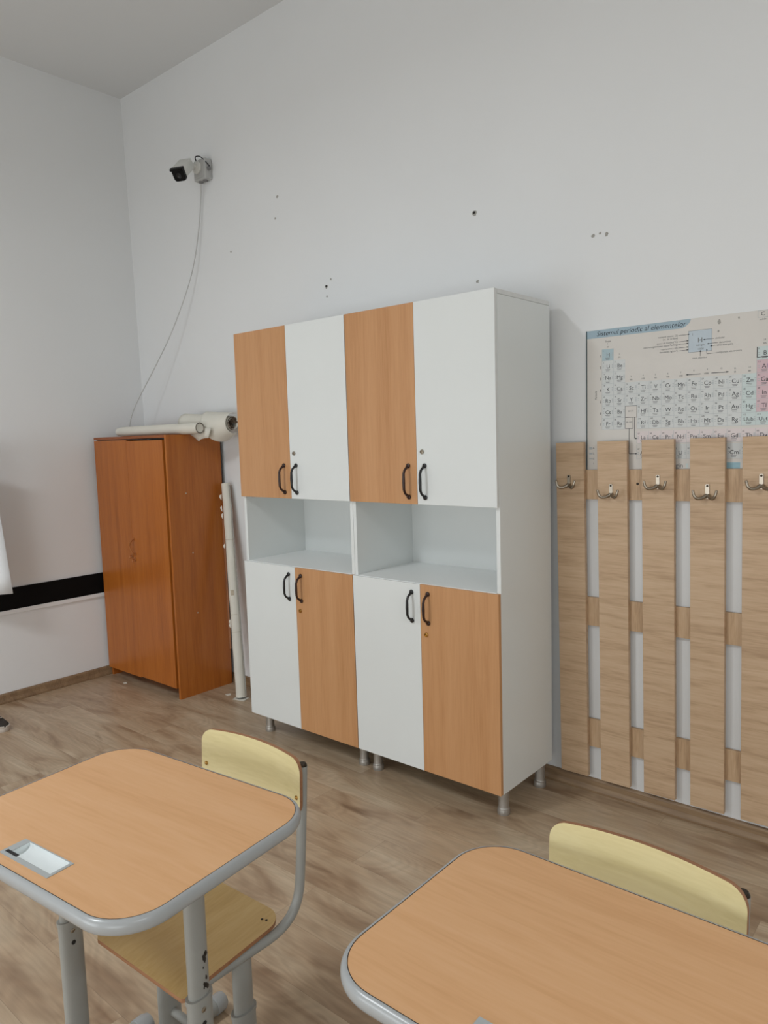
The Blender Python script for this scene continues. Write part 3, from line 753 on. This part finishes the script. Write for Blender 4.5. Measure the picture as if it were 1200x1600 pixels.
for i, e in enumerate('K Ca Sc Ti V Cr Mn Fe Co Ni Cu Zn Ga Ge As Se Br Kr Rb Sr Y Zr Nb Mo Tc Ru Rh Pd Ag Cd In Sn Sb Te I Xe Cs Ba La Ce Pr Nd Pm Sm Eu Gd Tb Dy Ho Er Tm Yb Lu Hf Ta W Re Os Ir Pt Au Hg Tl Pb Bi Po At Rn Fr Ra Ac Th Pa U Np Pu Am Cm Bk Cf Es Fm Md No Lr Rf Db Sg Bh Hs Mt Ds Rg Uub Uut'.split()): NUM[e] = 19 + i
def cell(e, x, z, tint, h=0.0478):
    if tint: rect(cells[tint], x - 0.025, x + 0.025, z - 0.0225, z - 0.0225 + h, 0.0003)
    txt(ig if e == 'H' else ink, e, x + (0.002 if len(e) < 3 else 0), z - 0.006, 0.0225 if len(e) < 3 else 0.020)
    txt(ink, str(NUM[e]), x - 0.021, z + 0.0145, 0.0085, align='LEFT')
    for k, w in ((0.0115, 0.010), (0.0165, 0.008)): line(ig, x - w, z - k, x + w, z - k, 0.0018, 0.0005)
    for k in range(3): line(cl, x + 0.018, z + 0.008 - 0.006 * k, x + 0.023, z + 0.008 - 0.006 * k, 0.003, 0.0005)
    for k in range(2): line(cl, x - 0.021, z + 0.004 - 0.007 * k, x - 0.015, z + 0.004 - 0.007 * k, 0.002, 0.0005)
    line(cl, x - 0.025, z - 0.0225, x - 0.025, z - 0.0225 + h, 0.0009, 0.0005); line(cl, x - 0.025, z - 0.0225, x + 0.025, z - 0.0225, 0.0009, 0.0005)
for (r, c), e in T.items():
    tint = 'p_cell'
    if e == 'H': tint = 'p_H'
    elif c == 13 and 3 <= r <= 6: tint = 'p_pink'
    elif (r == 2 and c == 13) or c in (12,) or r == 7 and c >= 12: tint = 'p_cell2'
    elif c > 13: tint = 'p_pink' if c < 17 and r > 2 + (c - 13) else 'p_cell2'
    cell(e, cx(c), rz(r), tint)
for i, e in enumerate('La Ce Pr Nd Pm Sm Eu Gd Tb Dy Ho Er Tm Yb Lu'.split()): cell(e, cx(4 + i), 1.5785, 'p_rose', 0.05)
for i, e in enumerate('Ac Th Pa U Np Pu Am Cm Bk Cf Es Fm Md No Lr'.split()): cell(e, cx(4 + i), 1.5155, None if i < 1 else 'p_cell', 0.058)
rect(cells['p_sky'], cx(11) - 0.024, cx(11) + 0.024, PZ0 + 0.002, 1.478, 0.0003)
txt(ig, 'lgin', cx(7) - 0.022, PZ0 + 0.012, 0.026, align='LEFT'); rect(cells['p_cell2'], cx(7) + 0.023, cx(7) + 0.032, PZ0 + 0.01, PZ0 + 0.028, 0.0003)
# group and period numbers
txt(ink, 'Grupa', 1.835, 1.980, 0.0095); txt(ink, 'Perioada', 1.786, 1.763, 0.0105, rot=PI / 2)
for r in range(1, 8): txt(ink, str(r), 1.803, rz(r) - 0.006, 0.014)
for c, z in ((1, 1.957), (2, 1.911), (3, 1.815), (4, 1.815), (5, 1.815), (6, 1.815), (7, 1.815), (11, 1.815), (12, 1.815), (13, 1.911)):
    txt(ig, {1: 'IA', 2: 'IIA', 3: 'IIIB', 4: 'IVB', 5: 'VB', 6: 'VIB', 7: 'VIIB', 11: 'IB', 12: 'IIB', 13: 'IIIA'}[c], cx(c), z, 0.009)
    txt(ig, str(c), cx(c), z + 0.013, 0.009)
for c in (8, 9, 10): txt(ig, str(c), cx(c), 1.832, 0.009)
line(ink, 2.155, 1.820, 2.210, 1.820, 0.0022, 0.0005); line(ink, 2.250, 1.820, 2.312, 1.820, 0.0022, 0.0005); txt(ig, 'VIIIB', 2.231, 1.817, 0.009)
arrowhead(ink, 2.155, 1.820, -1, 0, 0.008, 0.0005); arrowhead(ink, 2.312, 1.820, 1, 0, 0.008, 0.0005)
# the 57-71 and 89-103 boxes with their arrows
def frame(bm, x0, x1, z0, z1, w=0.0016):
    for a in ((x0, z0, x1, z0), (x1, z0, x1, z1), (x1, z1, x0, z1), (x0, z1, x0, z0)): line(bm, *a, w, 0.0006)
frame(ink, 1.911, 1.960, 1.664, 1.711); frame(ink, 1.911, 1.944, 1.618, 1.664)
txt(ig, '57-71', 1.935, 1.686, 0.010); txt(ig, '89-103', 1.9275, 1.641, 0.009)
line(ink, 1.951, 1.664, 1.951, 1.577, 0.0022, 0.0006); line(ink, 1.951, 1.577, 1.962, 1.577, 0.0022, 0.0006); arrowhead(ink, 1.963, 1.577, 1, 0, 0.008, 0.0006)
line(ink, 1.928, 1.618, 1.928, 1.514, 0.0022, 0.0006); line(ink, 1.928, 1.514, 1.957, 1.514, 0.0022, 0.0006); arrowhead(ink, 1.963, 1.514, 1, 0, 0.008, 0.0006)
line(ink, 2.4105, 1.864, 2.4105, 1.902, 0.003, 0.0006); line(ink, 2.409, 1.8645, 2.46, 1.8645, 0.003, 0.0006)
# key to the cells
rect(cells['p_key'], 2.163, 2.250, 1.905, 1.987, 0.0003); frame(ig, 2.163, 2.250, 1.905, 1.987, 0.0010)
txt(ig, '1', 2.178, 1.968, 0.014); txt(ig, 'H', 2.207, 1.940, 0.027); txt(ig, 'hidrogen', 2.207, 1.927, 0.009); txt(ig, '1,008', 2.209, 1.912, 0.010)
for s, z in (('numarul atomic (Z)', 1.972), ('(nr. de ordine)', 1.962), ('punct de topire (°C)', 1.948), ('electronegativitatea (dupa Pauling)', 1.937), ('raza atomica (Å)', 1.924), ('densitatea (g/cm³)', 1.913)):
    txt(ig, s, 2.122, z, 0.0098, align='RIGHT')
for z in (1.974, 1.950, 1.940, 1.926, 1.915):
    line(ink, 2.124, z, 2.164, z + 0.001, 0.0014, 0.0006); arrowhead(ink, 2.168 if z > 1.96 else 2.164, z + 0.001, 1, 0, 0.007, 0.0006)
for s, xa, za, xb in (('simbolul', 2.218, 1.949, 2.262), ('denumirea', 2.232, 1.932, 2.276), ('strat energetic', 2.244, 1.922, 2.268)):
    line(ink, xa, za, xb - 0.004, za + 0.001, 0.0014, 0.0006); arrowhead(ink, xa, za, -1, 0, 0.007, 0.0006); txt(ig, s, xb, za - 0.002, 0.0098, align='LEFT')
line(ink, 2.232, 1.912, 2.232, 1.894, 0.0014, 0.0006); line(ink, 2.232, 1.894, 2.262, 1.895, 0.0014, 0.0006); arrowhead(ink, 2.232, 1.914, 0, 1, 0.007, 0.0006); txt(ig, 'configuratie electronica', 2.264, 1.893, 0.0098, align='LEFT')
line(ink, 2.208, 1.909, 2.208, 1.888, 0.0014, 0.0006); arrowhead(ink, 2.208, 1.911, 0, 1, 0.007, 0.0006); txt(ig, 'masa atomica', 2.205, 1.879, 0.0098)
# key box with C at the top right, small dirt marks
frame(cl, 2.410, 2.444, 2.008, 2.040 - 0.008, 0.0012); txt(ink, 'C', 2.427, 2.014, 0.020); txt(ig, 'solide', 2.427, 1.998, 0.0098)
txt(ink, 'A', 1.772, 1.535, 0.012); txt(ink, 'L', 1.772, 1.513, 0.012); txt(ink, 'C', 1.772, 1.490, 0.010); txt(ink, 'I', 1.772, 1.470, 0.010)
for k, z in enumerate((1.538, 1.516, 1.494)): line(cl, 1.752, z, 1.766, z, 0.010 - 0.003 * k, 0.0005)
sheet_bm = bmesh.new(); box(sheet_bm, 0.003, PX1 - PX0, -0.0030, -0.0002, 0, PZ1 - PZ0)
mats = [M['poster']]
for b, mt in [(ink, M['ink']), (ig, M['ink_grey']), (it, M['ink_title']), (cl, M['ink_line'])] + [(b, M[k]) for k, b in cells.items()]:
    mats.append(mt); tmp = bpy.data.meshes.new('print')
    for f in b.faces: f.material_index = len(mats) - 1
    b.to_mesh(tmp); b.free(); sheet_bm.from_mesh(tmp); bpy.data.meshes.remove(tmp)
for f in sheet_bm.faces:
    f.normal_update()
    if f.material_index and f.normal.y > 0: f.normal_flip()
me = bpy.data.meshes.new('sheet'); sheet_bm.to_mesh(me); sheet_bm.free()
for m_ in mats: me.materials.append(m_)
so = bpy.data.objects.new('sheet', me); C.objects.link(so); so.parent = po
bpy.data.objects.remove(fo)
for i, (x, z, s) in enumerate(((2.275, 2.010, 0.007), (2.273, 1.975, 0.004), (2.345, 2.016, 0.004))):
    bm = bmesh.new(); blob(bm, x - PX0, z - PZ0, s, 80 + i, y=-0.003, t=0.0012, sx=0.8); finish('torn_spot', bm, M['plaster'], po)

# ------------------------------------------------------------------ desks
TRX, TRY, TRHX, TRHY = -0.009, -0.201, 0.086, 0.0285     # pencil tray, desk frame
def make_desk(label, loc, rz_, zt, hx=0.333, hy=0.251, r=0.096, lleg=-0.225):
    t = thing('school_desk', label, 'desk', (loc[0], loc[1], 0), rz_, 'school desks')
    th = 0.020
    # desktop with the tray's opening
    bm = bmesh.new(); o = rrect(hx, hy, r, 12)
    i_ = [(TRX + sx * (TRHX - 0.002), TRY + sy * (TRHY - 0.0012)) for sx, sy in ((1, 1), (-1, 1), (-1, -1), (1, -1))]
    loops = []
    for z in (zt, zt - th):
        lo = [bm.verts.new((x, y, z)) for x, y in o]; li = [bm.verts.new((x, y, z)) for x, y in i_]
        es = [bm.edges.new((lo[k], lo[(k + 1) % len(lo)])) for k in range(len(lo))] + [bm.edges.new((li[k], li[(k + 1) % 4])) for k in range(4)]
        bmesh.ops.triangle_fill(bm, use_beauty=True, use_dissolve=False, edges=es)
        loops.append((lo, li))
    for a, b in ((loops[0][0], loops[1][0]), (loops[0][1], loops[1][1])):
        for k in range(len(a)): bm.faces.new((a[k], a[(k + 1) % len(a)], b[(k + 1) % len(a)], b[k]))
    finish('desktop', bm, M['desk'], t)
    # dark joint line and grey bullnose rim
    def ring(prof, nm, mat):
        bm = bmesh.new(); R = []
        for off, z in prof:
            R.append([bm.verts.new((x, y, zt + z)) for x, y in rrect(hx + off, hy + off, r + off, 12)])
        for a in range(len(R)):
            A, B_ = R[a], R[(a + 1) % len(R)]
            for k in range(len(A)): bm.faces.new((A[k], A[(k + 1) % len(A)], B_[(k + 1) % len(A)], B_[k]))
        return finish(nm, bm, mat, t, True)
    ring([(-0.0002, 0.0003), (0.0012, 0.0003), (0.0012, -0.004), (-0.0002, -0.004)], 'edge_seam', M['seam'])
    prof = [(0.0013, 0.0002), (0.0030, 0.0)] + [(0.0028 + 0.0095 * math.cos(a), -0.0145 + 0.0145 * math.sin(a)) for a in [math.radians(d) for d in (65, 45, 25, 5, -15, -35, -55, -75, -90)]] + [(-0.012, -0.029), (-0.012, -0.022), (0.0013, -0.018)]
    ring(prof, 'rim', M['rim'])
    # pencil tray: frame and half-round trough
    bm = bmesh.new()
    x0, x1, y0, y1 = TRX - TRHX, TRX + TRHX, TRY - TRHY, TRY + TRHY
    fx0, fx1, fy0, fy1 = x0 + 0.020, x1 - 0.007, y0 + 0.011, y1 - 0.003
    for b in ((x0, fx0, y0, y1), (fx1, x1, y0, y1), (fx0, fx1, y0, fy0), (fx0, fx1, fy1, y1)):
        box(bm, b[0], b[1], b[2], b[3], zt + 0.0001, zt + 0.0014)
    tr = finish('pencil_tray', bm, M['tray'], t)
    bm = bmesh.new(); prof = []
    n = 14; w = (fy1 - fy0) / 2; cy = (fy0 + fy1) / 2
    G = []
    for x in (fx0, fx1):
        G.append([bm.verts.new((x, cy - w * math.cos(PI * k / n), zt + 0.0010 - 0.013 * math.sin(PI * k / n) ** 0.8)) for k in range(n + 1)])
    for k in range(n): bm.faces.new((G[0][k], G[1][k], G[1][k + 1], G[0][k + 1]))
    bm.faces.new(G[0]); bm.faces.new(G[1]); finish('trough', bm, M['trough'], tr, True)
    # the dark patch at the tray's end
    bm = bmesh.new(); box(bm, fx0 - 0.012, fx0 + 0.030, fy0 - 0.003, fy0 + 0.0045, zt + 0.0012, zt + 0.0019, bevel=0.0003); finish('dark_mark', bm, M['hole'], tr)
    # legs: oval inner tube sliding in a larger oval outer tube
    for lx, nm in ((lleg, 'left'), (0.234, 'right')):
        ly = -0.015
        fx = lx - 0.034 if nm == 'left' else lx + 0.034
        def oval(bm, z0, z1, ax, ay, cap=True):
            p = []
            for k in range(28):
                a = 2 * PI * k / 28; p.append((ax * math.copysign(abs(math.cos(a)) ** 0.75, math.cos(a)), ay * math.copysign(abs(math.sin(a)) ** 0.95, math.sin(a))))
            A = [bm.verts.new((lx + x, ly + y, z0)) for x, y in p]; B_ = [bm.verts.new((lx + x, ly + y, z1)) for x, y in p]
            for k in range(28): bm.faces.new((A[k], A[(k + 1) % 28], B_[(k + 1) % 28], B_[k]))
            if cap: bm.faces.new(A); bm.faces.new(B_)
        bm = bmesh.new(); oval(bm, 0.40, zt - 0.030, 0.0140, 0.0245); lg = finish('leg', bm, M['grey'], t, True)
        bm = bmesh.new(); oval(bm, 0.030, 0.478, 0.0172, 0.0290); sl = finish('leg_sleeve', bm, M['grey'], lg, True)
        bm = bmesh.new(); oval(bm, 0.469, 0.480, 0.0190, 0.0308); finish('collar', bm, M['grey'], lg, True)
        for z, mt in ((0.455, M['chrome']), (0.425, M['hole'])):
            bm = bmesh.new(); s = 1
            lathe(bm, [(0.0055, 0), (0.0055, 0.0012), (0.003, 0.003 if mt is M['chrome'] else 0.0013)], 12, (lx + 0.0168, ly - 0.004, z), 'x'); finish('bolt', bm, mt, lg, True)
        if nm == 'right':
            bm = bmesh.new(); rnd = random.Random(4)
            for k in range(16):
                zc = 0.497 + rnd.random() ** 1.6 * 0.085; yc = ly + rnd.uniform(0.002, 0.012); s = rnd.uniform(0.0015, 0.0045)
                pp = [(lx + 0.0146, yc + s * (0.6 + 0.5 * rnd.random()) * math.cos(a), zc + 1.6 * s * (0.6 + 0.6 * rnd.random()) * math.sin(a)) for a in [2 * PI * j / 8 for j in range(8)]]
                f_ = [bm.verts.new(p) for p in pp]; b_ = [bm.verts.new((p[0] - 0.003, p[1], p[2])) for p in pp]
                bm.faces.new(f_); [bm.faces.new((f_[j], f_[(j + 1) % 8], b_[(j + 1) % 8], b_[j])) for j in range(8)]
            finish('chipped_paint', bm, M['chip'], lg)
        bm = bmesh.new(); tube(bm, [(fx, -0.235, 0.030), (fx, 0.17, 0.030)], 0.026, 16, ry=0.028); ft = finish('foot', bm, M['grey'], t, True)
        for y, s in ((-0.235, -1), (0.17, 1)):
            bm = bmesh.new(); lathe(bm, [(0.029, 0), (0.029, s * 0.028), (0.024, s * 0.042), (0.010, s * 0.046)], 16, (fx, y, 0.0295), 'y'); finish('end_cap', bm, M['rim'], ft, True)
    # frame under the top
    for y in (-0.028, 0.098):
        bm = bmesh.new(); tube(bm, [(-0.272, y, zt - 0.056), (0.272, y, zt - 0.056)], 0.0135, 16)
        bt_ = finish('cross_tube', bm, M['grey'], t, True)
        bm = bmesh.new(); lathe(bm, [(0.0118, 0.272), (0.0118, 0.2732), (0.004, 0.2734)], 16, (0, y, zt - 0.056), 'x'); finish('end_plug', bm, M['screw'], bt_, True)
    for sx in (lleg, 0.234):
        box_obj('bracket', (sx - 0.012, sx + 0.012, -0.12, 0.17, zt - 0.030, zt - 0.0205), M['grey'], t, 0.001)
    bm = bmesh.new(); tube(bm, [(lleg, -0.015, 0.16), (0.234, -0.015, 0.16)], 0.014, 14); finish('stretcher', bm, M['grey'], t, True)
    return t
make_desk('left school desk, nearer the wardrobe, pencil tray fully in view', (1.6796, -1.6992), math.radians(6.0), 0.7947)
make_desk('right school desk, nearer the coat rack, cut by the bottom right corner', (2.6926, -1.5065), math.radians(0.6), 0.7827, 0.345, 0.2358, 0.092, -0.285)

# ------------------------------------------------------------------ chairs
def make_chair(label, loc, rz_):
    t = thing('school_chair', label, 'chair', (loc[0], loc[1], 0), rz_, 'school chairs')
    ZS = 0.425
    # seat: ply plate, waterfall front, narrower at the back
    bm = bmesh.new(); o = rrect(1, 1, 0.22, 6); nx, ny = 24, 26
    G = [[None] * (nx + 1) for _ in range(ny + 1)]
    def seat_pt(u, v):
        # u -1..1 across, v -1 front .. 1 back, rounded square to rounded plate
        k = 1.0
        y = 0.014 + 0.159 * v
        hw = 0.178 - 0.018 * (v + 1) / 2
        # round the back and front corners
        cr = 0.055
        dyb = 0.173 - y
        if dyb < cr: hw -= cr - math.sqrt(max(0, cr * cr - (cr - dyb) ** 2))
        dyf = y + 0.145 + 0.001
        if dyf < 0.02: hw -= 0.02 - math.sqrt(max(0, 0.0004 - (0.02 - dyf) ** 2))
        z = ZS - 0.006 * (1 - u * u) * (1 - v * v)
        if v < -0.55: z -= 0.012 * ((-0.55 - v) / 0.45) ** 2
        return Vector((u * hw, y, z))
    def gv(j): return -1 + 2 * (0.5 - 0.5 * math.cos(PI * j / ny))
    top = [[bm.verts.new(seat_pt(-1 + 2 * i / nx, gv(j))) for i in range(nx + 1)] for j in range(ny + 1)]
    bot = [[bm.verts.new(v.co - Vector((0, 0, 0.010))) for v in r] for r in top]
    for j in range(ny):
        for i in range(nx):
            bm.faces.new((top[j][i], top[j][i + 1], top[j + 1][i + 1], top[j + 1][i])); bm.faces.new((bot[j][i], bot[j + 1][i], bot[j + 1][i + 1], bot[j][i + 1]))
    per = [(0, i) for i in range(nx)] + [(j, nx) for j in range(ny)] + [(ny, i) for i in range(nx, 0, -1)] + [(j, 0) for j in range(ny, 0, -1)]
    for a, b in zip(per, per[1:] + per[:1]):
        f = bm.faces.new((top[a[0]][a[1]], top[b[0]][b[1]], bot[b[0]][b[1]], bot[a[0]][a[1]])); f.material_index = 1
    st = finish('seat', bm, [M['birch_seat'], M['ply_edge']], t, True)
    for sx in (-1, 1):
        for dx in (-0.006, 0.006):
            bm = bmesh.new(); lathe(bm, [(0.0032, 0), (0.0032, 0.001), (0.001, 0.0014)], 8, (sx * 0.128 + dx, 0.133 + 0.3 * dx, ZS - 0.0008)); finish('rivet', bm, M['screw'], st, True)
    # backrest: curved ply
    hw, z0, z1 = 0.191, 0.674, 0.817
    bm = bmesh.new(); nx, nz = 28, 12; cz = (z0 + z1) / 2; hh = (z1 - z0) / 2
    def bk(u, w):
        x = u * hw; cr = 0.034
        h_ = hh; d = hw - abs(x)
        if d < cr: h_ = hh - (cr - math.sqrt(max(0, cr * cr - (cr - d) ** 2)))
        crown = 0.007 * (1 - u * u)
        z = cz + w * h_ + (crown if w > 0 else 0) * w
        y = 0.232 - 0.022 * u * u + 0.05 * (z - z0)
        return Vector((x, y, z))
    def gu(i): return -math.cos(PI * i / nx)
    fr = [[bm.verts.new(bk(gu(i), -1 + 2 * j / nz)) for i in range(nx + 1)] for j in range(nz + 1)]
    bk_ = [[bm.verts.new(v.co + Vector((0, 0.010, 0))) for v in r] for r in fr]
    for j in range(nz):
        for i in range(nx):
            bm.faces.new((fr[j][i], fr[j][i + 1], fr[j + 1][i + 1], fr[j + 1][i])); bm.faces.new((bk_[j][i], bk_[j + 1][i], bk_[j + 1][i + 1], bk_[j][i + 1]))
    per = [(0, i) for i in range(nx)] + [(j, nx) for j in range(nz)] + [(nz, i) for i in range(nx, 0, -1)] + [(j, 0) for j in range(nz, 0, -1)]
    for a, b in zip(per, per[1:] + per[:1]):
        f = bm.faces.new((fr[a[0]][a[1]], fr[b[0]][b[1]], bk_[b[0]][b[1]], bk_[a[0]][a[1]])); f.material_index = 1
    bmesh.ops.remove_doubles(bm, verts=bm.verts[:], dist=0.00001)
    br = finish('backrest', bm, [M['birch'], M['ply_edge']], t, True)
    for sx in (-1, 1):
        bm = bmesh.new(); lathe(bm, [(0.0055, 0.002), (0.0055, -0.0015), (0.003, -0.0035)], 12, (sx * 0.176, 0.2155, 0.722), 'y'); finish('bolt', bm, M['brass'], br, True)
    # side tubes: up the back, bending forward under the seat
    for sx in (-1, 1):
        bm = bmesh.new()
        pts = arc_path([(sx * 0.176, 0.241, 0.795), (sx * 0.176, 0.226, 0.60), (sx * 0.172, 0.208, 0.402), (sx * 0.150, -0.115, 0.400)], 0.105, 9)
        tube(bm, pts, 0.0125, 14); sf = finish('side_tube', bm, M['grey'], t, True)
        bm = bmesh.new(); lathe(bm, [(0.011, 0.0), (0.012, 0.004), (0.009, 0.010)], 12, (sx * 0.176, 0.241, 0.793)); finish('tube_cap', bm, M['screw'], sf, True)
        lx, ly = sx * 0.152, 0.035
        def oval(bm, z0, z1, ax, ay):
            p = [(ax * math.cos(2 * PI * k / 24), ay * math.sin(2 * PI * k / 24)) for k in range(24)]
            A = [bm.verts.new((lx + x, ly + y, z0)) for x, y in p]; B_ = [bm.verts.new((lx + x, ly + y, z1)) for x, y in p]
            for k in range(24): bm.faces.new((A[k], A[(k + 1) % 24], B_[(k + 1) % 24], B_[k]))
            bm.faces.new(A); bm.faces.new(B_)
        bm = bmesh.new(); oval(bm, 0.20, 0.398, 0.0150, 0.0280); lg = finish('leg', bm, M['grey'], t, True)
        bm = bmesh.new(); oval(bm, 0.045, 0.262, 0.0190, 0.0335); finish('leg_sleeve', bm, M['grey'], lg, True)
        bm = bmesh.new(); oval(bm, 0.254, 0.264, 0.0210, 0.0355); finish('collar', bm, M['grey'], lg, True)
        bm = bmesh.new(); tube(bm, [(lx, -0.100, 0.026), (lx, 0.175, 0.026)], 0.022, 14, ry=0.024); ft = finish('foot', bm, M['grey'], t, True)
        for y, s in ((-0.100, -1), (0.175, 1)):
            bm = bmesh.new(); lathe(bm, [(0.026, 0), (0.026, s * 0.026), (0.021, s * 0.036), (0.008, s * 0.040)], 14, (lx, y, 0.0265), 'y'); finish('end_cap', bm, M['rim'], ft, True)
    for y, z in ((0.035, 0.115), (-0.09, 0.388)):
        bm = bmesh.new(); tube(bm, [(-0.150, y, z), (0.150, y, z)], 0.011, 12); finish('crossbar', bm, M['grey'], t, True)
    return t
make_chair('pale plywood school chair tucked under the left desk', (1.652, -1.538), math.radians(2.5))
make_chair('pale plywood school chair behind the right desk, only its backrest showing', (2.634, -1.412), math.radians(-2.0))
